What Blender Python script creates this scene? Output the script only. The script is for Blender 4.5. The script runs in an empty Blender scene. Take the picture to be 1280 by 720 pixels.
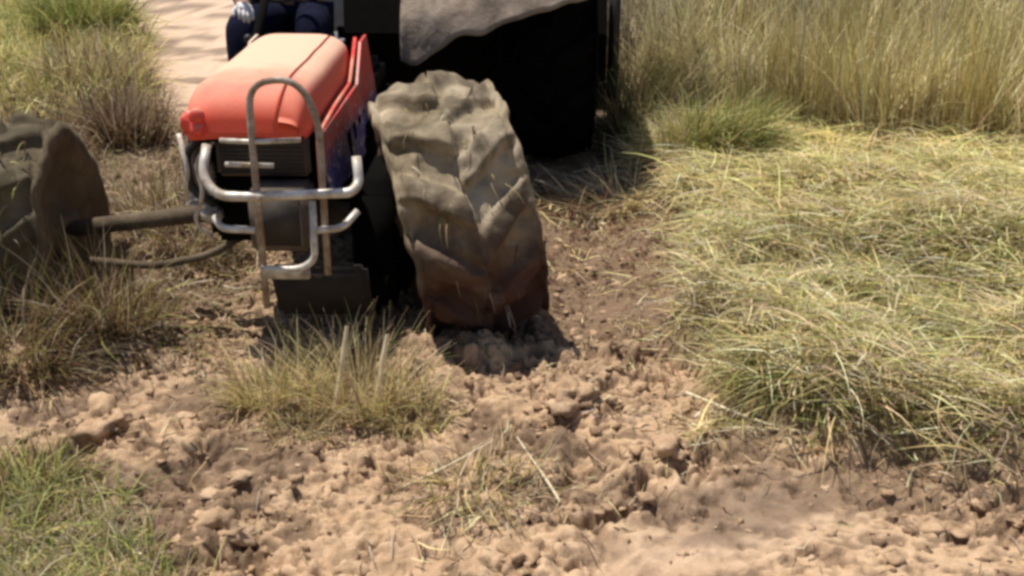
import bpy, bmesh, math, random
import numpy as np
from mathutils import Vector, Matrix, noise as mnoise

random.seed(7)
rng = np.random.default_rng(11)
R = math.radians
scene = bpy.context.scene
COL = scene.collection

# ------------------------------------------------------------------ tagging
def tag(o, label=None, cat=None, group=None, kind=None):
    if label: o['label'] = label
    if cat: o['category'] = cat
    if group: o['group'] = group
    if kind: o['kind'] = kind
    return o

def empty(name, loc, rz=0.0):
    o = bpy.data.objects.new(name, None)
    COL.objects.link(o)
    o.location = loc
    o.rotation_euler = (0, 0, rz)
    o.empty_display_size = 0.1
    return o

def link_mesh(name, me, mat, parent=None):
    o = bpy.data.objects.new(name, me)
    COL.objects.link(o)
    if mat is not None and len(me.materials) == 0:
        me.materials.append(mat)
    if parent is not None:
        o.parent = parent
    return o

# ------------------------------------------------------------------ noise
TAB = np.random.default_rng(3).random((8, 256, 256))

def vnoise(x, y, s=0):
    xi = np.floor(x).astype(np.int64); yi = np.floor(y).astype(np.int64)
    fx = x - xi; fy = y - yi
    fx = fx * fx * fx * (fx * (fx * 6 - 15) + 10); fy = fy * fy * fy * (fy * (fy * 6 - 15) + 10)
    T = TAB[s % 8]
    a = T[xi & 255, yi & 255]; b = T[(xi + 1) & 255, yi & 255]
    c = T[xi & 255, (yi + 1) & 255]; d = T[(xi + 1) & 255, (yi + 1) & 255]
    return (a * (1 - fx) + b * fx) * (1 - fy) + (c * (1 - fx) + d * fx) * fy

def fbm(x, y, oct=4, s=0, gain=0.5):
    t = 0.0; amp = 1.0; tot = 0.0
    for k in range(oct):
        ca, sa = math.cos(0.7 * k + .3), math.sin(0.7 * k + .3)
        f = 2.03 ** k
        t = t + amp * vnoise((x * ca - y * sa) * f + 17.3 * k, (x * sa + y * ca) * f + 9.1 * k, s + k)
        tot += amp; amp *= gain
    return t / tot

def worley(x, y, s=0):
    xi = np.floor(x).astype(np.int64); yi = np.floor(y).astype(np.int64)
    best = np.full(np.shape(x), 9.0); val = np.zeros(np.shape(x))
    Tx, Ty, Tv = TAB[s % 8], TAB[(s + 1) % 8], TAB[(s + 2) % 8]
    for dx in (-1, 0, 1):
        for dy in (-1, 0, 1):
            cx = xi + dx; cy = yi + dy
            px = cx + Tx[cx & 255, cy & 255]; py = cy + Ty[cx & 255, cy & 255]
            d = np.hypot(px - x, py - y)
            m = d < best
            best = np.where(m, d, best); val = np.where(m, Tv[cx & 255, cy & 255], val)
    return best, val

def sstep(a, b, x):
    t = np.clip((x - a) / (b - a), 0, 1)
    return t * t * (3 - 2 * t)

# ------------------------------------------------------------------ the lie of the land
def right_mat(x, y):
    """1 inside the flattened straw on the right-hand side of the track"""
    w = 0.24 * (fbm(x * 3.3 + 4, y * 3.3, 4, 1, .6) - .5) * 2
    edge = np.interp(y, [2.0, 3.0, 5.0, 7.0, 10, 40], [0.82, 0.62, 0.86, 1.06, 1.3, 2.0])
    near = np.interp(x, [0.4, 0.9, 1.7, 3.0, 9], [3.25, 2.98, 2.86, 2.78, 2.6])
    return sstep(-0.10, 0.12, x - edge + w) * sstep(-0.10, 0.12, y - near + w)

def left_grass(x, y):
    w = 0.3 * (fbm(x * .9 + 8, y * .9, 3, 2) - .5) * 2
    edge = np.interp(y, [5, 7, 8.5, 10.3, 12.4, 14.8, 40], [-2.2, -2.3, -2.75, -3.5, -4.3, -5.3, -14])
    far = sstep(-0.2, 0.2, edge - x + w) * sstep(5.6, 7.0, y)
    n = 0.2 * (fbm(x * 3 + 1, y * 3, 3, 4) - .5) * 2
    near = sstep(-0.12, 0.15, -0.86 + (2.35 - y) * 1.0 - x + n) * sstep(3.0, 2.75, y + n)
    return np.maximum(far, near)

def pale_track(x, y):
    w = 0.25 * (fbm(x * 1.5, y * 1.5, 3, 5) - .5) * 2
    l = np.interp(y, [5.5, 7, 10.3, 14.6, 30], [-2.0, -2.15, -3.4, -5.3, -11])
    return sstep(-0.18, 0.22, x - l + w) * sstep(0.6, -0.3, x - (l + 3.3 + (y - 7) * .05)) * sstep(5.4, 6.6, y + w)

def smooth_patch(x, y):
    a = np.exp(-(((x - .75) / .24) ** 2 + ((y - 2.66) / .14) ** 2))
    b = np.exp(-(((x - .46) / .26) ** 2 + ((y - 2.47) / .09) ** 2))
    return np.clip(a + b, 0, 1)

HOLES = [(-.70, 2.47, .085, .11), (-.62, 2.40, .07, .06), (-1.0, 3.02, .045, .08), (-.99, 2.86, .05, .09), (-.98, 3.2, .04, .06),
         (-.36, 2.40, .16, .07), (.24, 2.42, .10, .07), (.36, 2.39, .08, .06), (.02, 3.62, .07, .06),
         (.22, 2.95, .06, .05), (.62, 3.1, .05, .05), (-.52, 2.72, .06, .05)]

def pits(x, y):
    p = sstep(.57, .70, fbm(x * 13 + 40, y * 17, 3, 7)); q = sstep(.58, .70, fbm(x * 29 + 3, y * 36, 3, 1))
    t = sstep(.60, .70, fbm(x * 15 + 11, y * 34, 4, 6, .6))
    return np.clip(p + .8 * q + t, 0, 1)

def ground_h(x, y):
    x = np.asarray(x, float); y = np.asarray(y, float)
    grass = np.maximum(right_mat(x, y), left_grass(x, y))
    pale = pale_track(x, y)
    rough = (1 - .75 * grass) * (1 - .97 * pale) * (1 - .85 * smooth_patch(x, y))
    h = 0.10 * (fbm(x * .8, y * .8, 3, 0) - .5)
    wx = x + .09 * (fbm(x * 5, y * 5, 2, 3) - .5); wy = y + .09 * (fbm(x * 5 + 31, y * 5, 2, 4) - .5)
    clumpy = sstep(.30, .62, fbm(x * 1.7 + 2, y * 1.7, 3, 6))
    d1, v1 = worley(wx * 4.6, wy * 5.6, 0)
    d2, v2 = worley(wx * 10.5, wy * 13.0, 2)
    d3, v3 = worley(wx * 25, wy * 31, 4)
    r = 0.085 * v1 * np.clip(1 - (d1 / .62) ** 2, 0, 1)
    r += 0.042 * v2 * v2 * np.clip(1 - (d2 / .6) ** 2, 0, 1)
    r += 0.014 * v3 * np.clip(1 - (d3 / .6) ** 2, 0, 1)
    ridg = 1 - np.abs(2 * fbm(x * 6 + 5, y * 8, 4, 1) - 1)
    r *= .72
    r += 0.060 * (ridg - .72)
    rg2 = 1 - np.abs(2 * fbm(x * 17 + 9, y * 21, 4, 5, .6) - 1)
    r += 0.034 * (rg2 - .72)
    r += 0.030 * (fbm(x * 34, y * 40, 3, 2, .6) - .5)
    pit = fbm(x * 13 + 40, y * 17, 3, 7)
    r -= 0.065 * sstep(.57, .70, pit)
    st = 1 - np.abs(2 * fbm(x * 9 + 70, y * 25, 4, 4, .55) - 1)
    r += .035 * (st - .72)
    pit2 = fbm(x * 29 + 3, y * 36, 3, 1)
    r -= 0.026 * sstep(.58, .70, pit2)
    var = sstep(.36, .62, fbm(x * 3.4 + 60, y * 4.2, 3, 3))
    r -= .030 * sstep(.60, .70, fbm(x * 15 + 11, y * 34, 4, 6, .6))
    h = h + rough * r * (0.18 + .34 * clumpy + .40 * var)
    for hx, hy, hr, hd in HOLES:
        h = h - hd * np.exp(-(((x - hx) ** 2 + ((y - hy) * 1.3) ** 2) / hr ** 2))
    h = h + 0.11 * right_mat(x, y)
    # churned rut between wheel and straw, and the wheels' own ruts
    h = h - 0.07 * np.exp(-((x - .36 - (y - 5) * .1) / .22) ** 2) * sstep(3.4, 4.2, y) * sstep(9, 7, y)
    # bow wave pushed up by the right front wheel
    h = h + 0.075 * np.exp(-(((x - .0) / .32) ** 2 + ((y - 3.68) / .13) ** 2)) * (.6 + .8 * fbm(x * 9, y * 9, 2, 1))
    h = h + 0.16 * np.exp(-(((x + 1.95) / .42) ** 2 + ((y - 3.75) / .16) ** 2)) * (.5 + fbm(x * 7, y * 7, 3, 2)) + .20 * np.exp(-(((x + 1.68) / .22) ** 2 + ((y - 5.0) / .7) ** 2)) * (.4 + fbm(x * 6, y * 6, 3, 5))
    h = h - 0.035 * np.exp(-(((x + .12) / .25) ** 2 + ((y - 4.2) / .3) ** 2))
    return h

# ------------------------------------------------------------------ materials
def new_mat(name):
    m = bpy.data.materials.new(name); m.use_nodes = True
    nt = m.node_tree
    for n in list(nt.nodes):
        nt.nodes.remove(n)
    out = nt.nodes.new('ShaderNodeOutputMaterial')
    b = nt.nodes.new('ShaderNodeBsdfPrincipled')
    nt.links.new(b.outputs[0], out.inputs[0])
    return m, nt, b, out

def N(nt, t, **kw):
    n = nt.nodes.new(t)
    for k, v in kw.items():
        setattr(n, k, v)
    return n

def noise_node(nt, scale, detail=6, rough=.6, coord='Object', dist=0.0):
    tc = N(nt, 'ShaderNodeTexCoord'); n = N(nt, 'ShaderNodeTexNoise')
    n.inputs['Scale'].default_value = scale; n.inputs['Detail'].default_value = detail
    n.inputs['Roughness'].default_value = rough; n.inputs['Distortion'].default_value = dist
    nt.links.new(tc.outputs[coord], n.inputs['Vector'])
    return n

def ramp(nt, src, stops):
    r = N(nt, 'ShaderNodeValToRGB')
    el = r.color_ramp.elements
    while len(el) > 1: el.remove(el[-1])
    for i, (p, c) in enumerate(stops):
        e = el[0] if i == 0 else el.new(p)
        e.position = p; e.color = (*c, 1)
    nt.links.new(src, r.inputs[0])
    return r

def mixc(nt, fac, a, b, blend='MIX'):
    m = N(nt, 'ShaderNodeMix', data_type='RGBA', blend_type=blend)
    if isinstance(fac, (int, float)): m.inputs[0].default_value = fac
    else: nt.links.new(fac, m.inputs[0])
    for s, v in ((6, a), (7, b)):
        if isinstance(v, tuple): m.inputs[s].default_value = (*v, 1)
        else: nt.links.new(v, m.inputs[s])
    return m.outputs[2]

def bump(nt, bsdf, src, strength=.5, dist=.01):
    bp = N(nt, 'ShaderNodeBump')
    bp.inputs['Strength'].default_value = strength; bp.inputs['Distance'].default_value = dist
    nt.links.new(src, bp.inputs['Height']); nt.links.new(bp.outputs[0], bsdf.inputs['Normal'])

def mat_soil():
    m, nt, b, out = new_mat('soil')
    at = N(nt, 'ShaderNodeAttribute'); at.attribute_name = 'zone'
    sp = N(nt, 'ShaderNodeSeparateColor'); nt.links.new(at.outputs['Color'], sp.inputs[0])
    n1 = noise_node(nt, 3.2, 7, .65); n2 = noise_node(nt, 19, 8, .7, dist=.4); n3 = noise_node(nt, 90, 5, .7)
    c1 = ramp(nt, n1.outputs[0], [(.30, (.33, .205, .118)), (.50, (.55, .365, .218)), (.70, (.70, .50, .325))])
    c2 = ramp(nt, n2.outputs[0], [(.32, (.13, .073, .038)), (.45, (.53, .35, .208)), (.66, (.76, .545, .36))])
    c = mixc(nt, .55, c1.outputs[0], c2.outputs[0])
    c = mixc(nt, sp.outputs[0], c, mixc(nt, .35, (.80, .585, .43), c))       # pale dry track
    veg = ramp(nt, n2.outputs[0], [(.3, (.17, .125, .055)), (.7, (.36, .285, .13))])
    c = mixc(nt, sp.outputs[1], c, veg.outputs[0])                               # litter under the plants
    c = mixc(nt, sp.outputs[2], c, mixc(nt, .72, c, (.10, .060, .036)))           # wet churned mud, plus painted shade under the tractor and in pits
    nt.links.new(c, b.inputs['Base Color'])
    rr = ramp(nt, n1.outputs[0], [(.3, (.62,) * 3), (.65, (.92,) * 3)])
    nt.links.new(rr.outputs[0], b.inputs['Roughness'])
    b.inputs['Specular IOR Level'].default_value = .3
    ad = N(nt, 'ShaderNodeMath', operation='ADD'); nt.links.new(n2.outputs[0], ad.inputs[0]); nt.links.new(n3.outputs[0], ad.inputs[1])
    sh = N(nt, 'ShaderNodeAttribute'); sh.attribute_name = 'sheen'
    rm = N(nt, 'ShaderNodeMix', data_type='FLOAT'); nt.links.new(sh.outputs['Fac'], rm.inputs[0]); nt.links.new(rr.outputs[0], rm.inputs[2]); rm.inputs[3].default_value = .38
    nt.links.new(rm.outputs[0], b.inputs['Roughness'])
    bump(nt, b, ad.outputs[0], .55, .012)
    return m

def mat_blade(name, rough=.6, trans=.3):
    m, nt, b, out = new_mat(name)
    at = N(nt, 'ShaderNodeAttribute'); at.attribute_name = 'tint'
    nt.links.new(at.outputs['Color'], b.inputs['Base Color'])
    b.inputs['Roughness'].default_value = rough
    b.inputs['Specular IOR Level'].default_value = .25
    t = N(nt, 'ShaderNodeBsdfTranslucent'); nt.links.new(at.outputs['Color'], t.inputs[0])
    mx = N(nt, 'ShaderNodeMixShader'); mx.inputs[0].default_value = trans
    nt.links.new(b.outputs[0], mx.inputs[1]); nt.links.new(t.outputs[0], mx.inputs[2])
    nt.links.new(mx.outputs[0], out.inputs[0])
    return m

def mat_mud(name, dark, mid, light, scale=6.0, rough=.75, bs=.6, low=None, spec=.3):
    """caked mud; 'low' = darker tone toward the bottom of the object (world z)"""
    m, nt, b, out = new_mat(name)
    b.inputs['Specular IOR Level'].default_value = spec
    n1 = noise_node(nt, scale, 5, .6, dist=.5); n2 = noise_node(nt, scale * 7, 6, .7)
    c = ramp(nt, n1.outputs[0], [(.34, dark), (.5, mid), (.66, light)]).outputs[0]
    c = mixc(nt, .25, c, ramp(nt, n2.outputs[0], [(.35, dark), (.65, light)]).outputs[0])
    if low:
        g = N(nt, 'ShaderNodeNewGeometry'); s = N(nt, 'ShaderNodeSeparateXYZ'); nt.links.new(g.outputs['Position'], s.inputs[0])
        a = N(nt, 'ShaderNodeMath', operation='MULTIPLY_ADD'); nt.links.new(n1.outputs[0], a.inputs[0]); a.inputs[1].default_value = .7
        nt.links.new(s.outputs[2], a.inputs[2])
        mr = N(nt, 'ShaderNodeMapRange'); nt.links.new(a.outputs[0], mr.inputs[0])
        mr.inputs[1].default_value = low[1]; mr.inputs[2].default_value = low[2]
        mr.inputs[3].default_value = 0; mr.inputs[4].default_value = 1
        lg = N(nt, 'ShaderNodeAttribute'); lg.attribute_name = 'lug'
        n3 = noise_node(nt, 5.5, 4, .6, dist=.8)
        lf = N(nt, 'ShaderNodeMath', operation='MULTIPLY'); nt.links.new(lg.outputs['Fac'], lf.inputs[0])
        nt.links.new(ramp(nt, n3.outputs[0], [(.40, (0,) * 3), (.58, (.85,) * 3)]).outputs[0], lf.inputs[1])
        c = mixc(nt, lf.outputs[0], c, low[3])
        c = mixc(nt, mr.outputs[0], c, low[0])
    nt.links.new(c, b.inputs['Base Color']); b.inputs['Roughness'].default_value = rough
    bump(nt, b, n2.outputs[0], bs, .01)
    return m

def mat_paint(name, col, dust=(.62, .40, .27), amount=.5, rough=.4, up=True, scale=7.0, metal=0.0, nose=False):
    """painted steel with dust that settles on upward faces and in blotches"""
    m, nt, b, out = new_mat(name)
    n1 = noise_node(nt, scale, 6, .65, dist=.6)
    f = ramp(nt, n1.outputs[0], [(.62 - amount * .5, (0,) * 3), (.95 - amount * .5, (1,) * 3)]).outputs[0]
    if up:
        g = N(nt, 'ShaderNodeNewGeometry'); s = N(nt, 'ShaderNodeSeparateXYZ'); nt.links.new(g.outputs['Normal'], s.inputs[0])
        mr = N(nt, 'ShaderNodeMapRange'); nt.links.new(s.outputs[2], mr.inputs[0])
        mr.inputs[1].default_value = .25; mr.inputs[2].default_value = .90
        mr.inputs[3].default_value = .12; mr.inputs[4].default_value = 1.35
        mm = N(nt, 'ShaderNodeMath', operation='MULTIPLY', use_clamp=True); nt.links.new(f, mm.inputs[0]); nt.links.new(mr.outputs[0], mm.inputs[1])
        f = mm.outputs[0]
    if nose:
        tc = N(nt, 'ShaderNodeTexCoord'); so_ = N(nt, 'ShaderNodeSeparateXYZ'); nt.links.new(tc.outputs['Object'], so_.inputs[0])
        ny = N(nt, 'ShaderNodeMath', operation='MULTIPLY_ADD'); nt.links.new(n1.outputs[0], ny.inputs[0]); ny.inputs[1].default_value = .55; nt.links.new(so_.outputs[1], ny.inputs[2])
        nm = N(nt, 'ShaderNodeMapRange'); nt.links.new(ny.outputs[0], nm.inputs[0])
        nm.inputs[1].default_value = -.12; nm.inputs[2].default_value = .28; nm.inputs[3].default_value = .30; nm.inputs[4].default_value = 1.1
        m2 = N(nt, 'ShaderNodeMath', operation='MULTIPLY', use_clamp=True); nt.links.new(f, m2.inputs[0]); nt.links.new(nm.outputs[0], m2.inputs[1])
        f = m2.outputs[0]
    c = mixc(nt, f, col, dust)
    nt.links.new(c, b.inputs['Base Color'])
    rr = N(nt, 'ShaderNodeMapRange'); nt.links.new(f, rr.inputs[0]); rr.inputs[3].default_value = rough; rr.inputs[4].default_value = .9
    nt.links.new(rr.outputs[0], b.inputs['Roughness']); b.inputs['Metallic'].default_value = metal
    n2 = noise_node(nt, scale * 9, 4, .6); bump(nt, b, n2.outputs[0], .2, .004)
    return m

def mat_side_panel():
    m, nt, b, out = new_mat('side_panel_paint')
    tc = N(nt, 'ShaderNodeTexCoord'); s = N(nt, 'ShaderNodeSeparateXYZ'); nt.links.new(tc.outputs['Object'], s.inputs[0])
    n1 = noise_node(nt, 9, 5, .6, dist=.8); n2 = noise_node(nt, 34, 5, .7, dist=.5)
    a = N(nt, 'ShaderNodeMath', operation='MULTIPLY_ADD'); nt.links.new(n1.outputs[0], a.inputs[0]); a.inputs[1].default_value = .16; nt.links.new(s.outputs[2], a.inputs[2])
    c = ramp(nt, a.outputs[0], [(.74, (.06, .055, .24)), (.81, (.06, .04, .19)), (.855, (.20, .05, .10)), (.895, (.55, .065, .05)), (1.04, (.62, .06, .04))]).outputs[0]
    dirt = ramp(nt, n1.outputs[0], [(.50, (0,) * 3), (.66, (.75,) * 3)]).outputs[0]
    c = mixc(nt, dirt, c, (.21, .135, .095))
    chips = ramp(nt, n2.outputs[0], [(.55, (0,) * 3), (.60, (1,) * 3)]).outputs[0]
    lowmask = N(nt, 'ShaderNodeMapRange'); nt.links.new(s.outputs[2], lowmask.inputs[0])
    lowmask.inputs[1].default_value = .95; lowmask.inputs[2].default_value = .75; lowmask.inputs[3].default_value = 0; lowmask.inputs[4].default_value = 1
    mm = N(nt, 'ShaderNodeMath', operation='MULTIPLY'); nt.links.new(chips, mm.inputs[0]); nt.links.new(lowmask.outputs[0], mm.inputs[1])
    c = mixc(nt, mm.outputs[0], c, (.52, .48, .52))
    nt.links.new(c, b.inputs['Base Color']); b.inputs['Roughness'].default_value = .45
    bump(nt, b, n2.outputs[0], .2, .005)
    return m

def mat_plain(name, col, rough=.6, metal=0.0, var=.25, scale=14.0, spec=.4):
    m, nt, b, out = new_mat(name)
    b.inputs['Specular IOR Level'].default_value = spec
    n = noise_node(nt, scale, 5, .65)
    c = ramp(nt, n.outputs[0], [(.3, tuple(v * (1 - var) for v in col)), (.7, tuple(min(1, v * (1 + var)) for v in col))]).outputs[0]
    nt.links.new(c, b.inputs['Base Color']); b.inputs['Roughness'].default_value = rough; b.inputs['Metallic'].default_value = metal
    bump(nt, b, n.outputs[0], .15, .004)
    return m

M = {}
M['soil'] = mat_soil()
M['blade'] = mat_blade('grass_blade')
M['straw'] = mat_blade('straw_blade', .5, .2)
M['clod'] = mat_mud('clod_soil', (.29, .18, .105), (.55, .365, .22), (.70, .50, .33), 9, .95, .8)
M['clod_dark'] = mat_mud('dark_clod_soil', (.09, .052, .032), (.18, .11, .068), (.28, .18, .115), 5, .85, .5)
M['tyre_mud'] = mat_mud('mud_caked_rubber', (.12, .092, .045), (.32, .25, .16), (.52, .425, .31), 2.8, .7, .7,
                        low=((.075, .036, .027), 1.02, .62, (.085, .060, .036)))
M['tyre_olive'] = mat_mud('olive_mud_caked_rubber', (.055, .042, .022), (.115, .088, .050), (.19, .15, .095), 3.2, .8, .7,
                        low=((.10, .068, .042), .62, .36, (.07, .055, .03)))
M['tyre_black'] = mat_mud('shade_black_rubber', (.002, .002, .003), (.004, .004, .004), (.007, .006, .005), 5, 1.0, .3, spec=.04)  # rubber toned near black to stand in for shade at the rear
M['rim'] = mat_paint('rim_paint', (.10, .035, .02), (.16, .11, .07), .9, .6, False)
M['fender'] = mat_mud('mud_caked_steel', (.12, .09, .065), (.27, .205, .155), (.42, .335, .265), 4.5, .8, .7)
M['orange'] = mat_paint('orange_paint', (.80, .075, .03), (.90, .52, .36), 1.06, .55, True, 6, nose=True)
M['orange_pod'] = mat_paint('orange_red_paint', (.85, .065, .045), (.72, .38, .25), .45, .3, True, 9)
M['orange_side'] = mat_paint('dusty_orange_paint', (.55, .08, .04), (.74, .56, .43), 1.1, .5, False, 6)
M['side'] = mat_side_panel()
M['dark_metal'] = mat_paint('dirty_dark_metal', (.030, .026, .023), (.11, .078, .055), .55, .55, True, 8)
M['grille'] = mat_paint('dusty_grille_metal', (.045, .038, .034), (.16, .115, .085), .75, .6, False, 7)
M['black'] = mat_plain('black_steel', (.006, .0055, .005), .9, spec=.04)
M['pipe'] = mat_paint('worn_steel_pipe', (.56, .50, .43), (.26, .17, .11), .65, .4, False, 11, .15)
M['bar'] = mat_paint('scuffed_bright_steel', (.80, .76, .70), (.34, .25, .17), .55, .35, False, 13, .25)
M['alloy'] = mat_paint('cast_alloy', (.70, .65, .58), (.24, .165, .115), .5, .5, False, 16, .2)
M['axle'] = mat_mud('muddy_cast_iron', (.055, .038, .024), (.11, .08, .05), (.18, .135, .09), 7, .8, .5)
M['rubber'] = mat_plain('hose_rubber', (.02, .018, .017), .55)
M['grimy_shade'] = mat_paint('grimy_shade_steel', (.012, .011, .010), (.035, .026, .018), .6, .8, False, 9)  # grimy steel kept near black to stand in for shade
M['navy'] = mat_plain('navy_trouser_cloth', (.010, .011, .026), .95, 0, .45, 9, .05)
M['shirt'] = mat_plain('grey_shirt_cloth', (.30, .31, .36), .9, 0, .2, 8)
M['skin'] = mat_plain('skin', (.32, .17, .105), .55, 0, .1)
M['hair'] = mat_plain('black_hair', (.012, .010, .009), .6)
M['white'] = mat_plain('white_glove_cloth', (.74, .70, .70), .8, 0, .12)
M['eye'] = mat_plain('eye_white', (.7, .68, .65), .3, 0, .02)
M['seat'] = mat_plain('seat_vinyl', (.42, .42, .45), .6)
M['lens'] = mat_plain('lamp_lens', (.55, .50, .45), .15, 0, .1)

# ------------------------------------------------------------------ mesh helpers
def mesh_np(name, verts, quads):
    me = bpy.data.meshes.new(name)
    nv, nq = len(verts), len(quads)
    me.vertices.add(nv); me.vertices.foreach_set('co', np.asarray(verts, np.float32).ravel())
    me.loops.add(nq * 4); me.loops.foreach_set('vertex_index', np.asarray(quads, np.int32).ravel())
    me.polygons.add(nq)
    me.polygons.foreach_set('loop_start', np.arange(0, nq * 4, 4, dtype=np.int32))
    me.polygons.foreach_set('loop_total', np.full(nq, 4, np.int32))
    me.update(calc_edges=True)
    return me

def color_attr(me, name, rgb):
    a = me.color_attributes.new(name, 'FLOAT_COLOR', 'POINT')
    c = np.ones((len(rgb), 4), np.float32); c[:, :3] = rgb
    a.data.foreach_set('color', c.ravel())

def smooth(me, on=True):
    me.polygons.foreach_set('use_smooth', np.full(len(me.polygons), on))

def grid_mesh(name, P):
    """P: (n,m,3) array"""
    n, m = P.shape[:2]
    i = np.arange(n * m).reshape(n, m)
    q = np.stack([i[:-1, :-1], i[1:, :-1], i[1:, 1:], i[:-1, 1:]], -1).reshape(-1, 4)
    me = mesh_np(name, P.reshape(-1, 3), q); smooth(me)
    return me

def blades_geo(root, phi, e0, e1, L, W, tint, K=4, follow=False, lift=.01, curve=0.0, tipw=.15, tipc=None):
    n = len(L); t = np.linspace(0, 1, K + 1)
    el = e0[:, None] + (e1 - e0)[:, None] * (t[None, :] ** 1.2)
    ph = phi[:, None] + (curve * rng.normal(size=n))[:, None] * t[None, :]
    st = (L / K)[:, None]
    dx = np.cos(el) * np.cos(ph) * st; dy = np.cos(el) * np.sin(ph) * st; dz = np.sin(el) * st
    X = root[:, 0:1] + np.concatenate([np.zeros((n, 1)), np.cumsum(dx[:, 1:], 1)], 1)
    Y = root[:, 1:2] + np.concatenate([np.zeros((n, 1)), np.cumsum(dy[:, 1:], 1)], 1)
    Z = root[:, 2:3] + np.concatenate([np.zeros((n, 1)), np.cumsum(dz[:, 1:], 1)], 1)
    if follow:
        Z = np.maximum(Z, ground_h(X, Y) + lift + .03 * rng.random((n, 1)))
    tw = rng.uniform(-.9, .9, n)
    wx = -np.sin(phi) * np.cos(tw); wy = np.cos(phi) * np.cos(tw); wz = np.sin(tw)
    wid = (W / 2)[:, None] * (1 - (1 - tipw) * t[None, :] ** 1.6)
    off = np.stack([wx[:, None] * wid, wy[:, None] * wid, wz[:, None] * wid], -1)
    C = np.stack([X, Y, Z], -1)
    V = np.stack([C - off, C + off], 2)                       # n,K+1,2,3
    base = (np.arange(n) * (K + 1) * 2)[:, None]
    k = np.arange(K)[None, :] * 2
    a = base + k
    q = np.stack([a, a + 1, a + 3, a + 2], -1).reshape(-1, 4)
    col = np.repeat(tint, (K + 1) * 2, axis=0)
    if tipc is not None:
        tt = np.tile(np.repeat(t, 2), n)[:, None]
        col = col * (1 - tt * .6) + np.repeat(tipc, (K + 1) * 2, axis=0) * tt * .6
    return V.reshape(-1, 3), q, col

def blade_object(name, geos, mat, origin=None):
    vs, qs, cs = [], [], []; o = 0
    for v, q, c in geos:
        vs.append(v); qs.append(q + o); cs.append(c); o += len(v)
    V = np.concatenate(vs)
    if origin is not None: V = V - np.asarray(origin)[None, :]
    me = mesh_np(name, V, np.concatenate(qs)); color_attr(me, 'tint', np.concatenate(cs)); smooth(me)
    ob = link_mesh(name, me, mat)
    if origin is not None: ob.location = origin
    return ob

def pick(n, cols, w=None, var=.22):
    cols = np.array(cols); i = rng.choice(len(cols), n, p=w)
    return np.clip(cols[i] * (1 + var * rng.normal(size=(n, 1))) * (1 + .06 * rng.normal(size=(n, 3))), .01, .95)

STRAW = (.72, .58, .29); PALE = (.82, .71, .45); GOLD = (.72, .62, .24); OLIVE = (.33, .285, .095)
GREEN = (.21, .265, .08); DKGREEN = (.055, .075, .022); BROWN = (.24, .155, .08); GREYST = (.48, .39, .275); LIME = (.52, .50, .18)

# ================================================================== GROUND
def axis_coords(lo, hi, step, far_lo, far_hi, n):
    core = np.arange(lo, hi + step, step)
    g = np.geomspace(step * 1.5, 1, n); 
    a = lo - (lo - far_lo) * (np.geomspace(.0006, 1, n)); b = hi + (far_hi - hi) * (np.geomspace(.0006, 1, n))
    return np.concatenate([a[::-1], core, b])
xs = axis_coords(-2.9, 2.7, .0085, -260, 260, 90)
y1 = np.arange(2.0, 4.6, .0075); y2 = np.arange(4.6, 8.5, .014)
ys = np.concatenate([2.0 - 60 * np.geomspace(.0008, 1, 40)[::-1], y1, y2, 8.5 + 500 * np.geomspace(.0001, 1, 110)])
GX, GY = np.meshgrid(xs, ys, indexing='ij')
GZ = ground_h(GX, GY)
me = grid_mesh('ground', np.stack([GX, GY, GZ], -1))
if me.polygons[0].normal.z < 0: me.flip_normals()
veg = np.maximum(right_mat(GX, GY), left_grass(GX, GY))
veg = np.maximum(veg, sstep(6.0, 7.6, GY) * sstep(.5, 1.4, GX))
wet = .9 * np.exp(-((GX + .35) / .85) ** 2 - ((GY - 4.7) / 1.0) ** 2) + .8 * sstep(3.3, 4.6, GY) * sstep(1.5, .8, GX) * sstep(-.2, .25, GX) * (.35 + 1.1 * fbm(GX * 5, GY * 5, 3, 2))  # first term paints shade onto the soil under the tractor
wet = wet + .6 * np.exp(-((GX + 1.75) / .6) ** 2 - ((GY - 4.6) / 1.2) ** 2) + 0.85 * sstep(.48, .64, fbm(GX * 2.6, GY * 3.4, 4, 3)) 
wet = wet + .5 * sstep(-1.3, -1.7, GX) * sstep(4.0, 4.8, GY) * sstep(8.2, 7.2, GY)
GR = np.maximum(right_mat(GX, GY), left_grass(GX, GY))
wet = wet + .95 * pits(GX, GY) * (1 - GR) * (1 - .8 * smooth_patch(GX, GY)) * (1 - .85 * pale_track(GX, GY)) + .55 * sstep(-1.15, -1.45, GX) * sstep(3.5, 4.0, GY) * sstep(8.2, 7.2, GY)  # pits darkened here stand in for small shadows in the hollows
zone = np.stack([np.clip(pale_track(GX, GY) + .55 * smooth_patch(GX, GY), 0, 1), veg, np.clip(wet, 0, 1)], -1).reshape(-1, 3)
color_attr(me, 'zone', zone)
sa = me.attributes.new('sheen', 'FLOAT', 'POINT'); sa.data.foreach_set('value', np.clip(smooth_patch(GX, GY) + .35 * zone[:, 2].reshape(GX.shape), 0, 1).astype(np.float32).ravel())
ground = link_mesh('ground', me, M['soil']); tag(ground, 'churned tan mud field with a pale dry track behind the tractor', 'ground', kind='structure')

# ================================================================== CLODS
def lump(r, seed, sub=2, amp=.35, flat=.7):
    bm = bmesh.new(); bmesh.ops.create_icosphere(bm, subdivisions=sub, radius=1)
    for v in bm.verts:
        p = v.co.copy()
        d = 1 + amp * mnoise.fractal(p * 1.1 + Vector((seed * 3.7, seed * 1.3, 0)), .8, 2.1, 4) + .3 * amp * mnoise.noise(p * 4 + Vector((seed, 0, 0)))
        v.co = Vector((p.x * d, p.y * d, p.z * d * flat)) * r
    return bm

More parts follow.
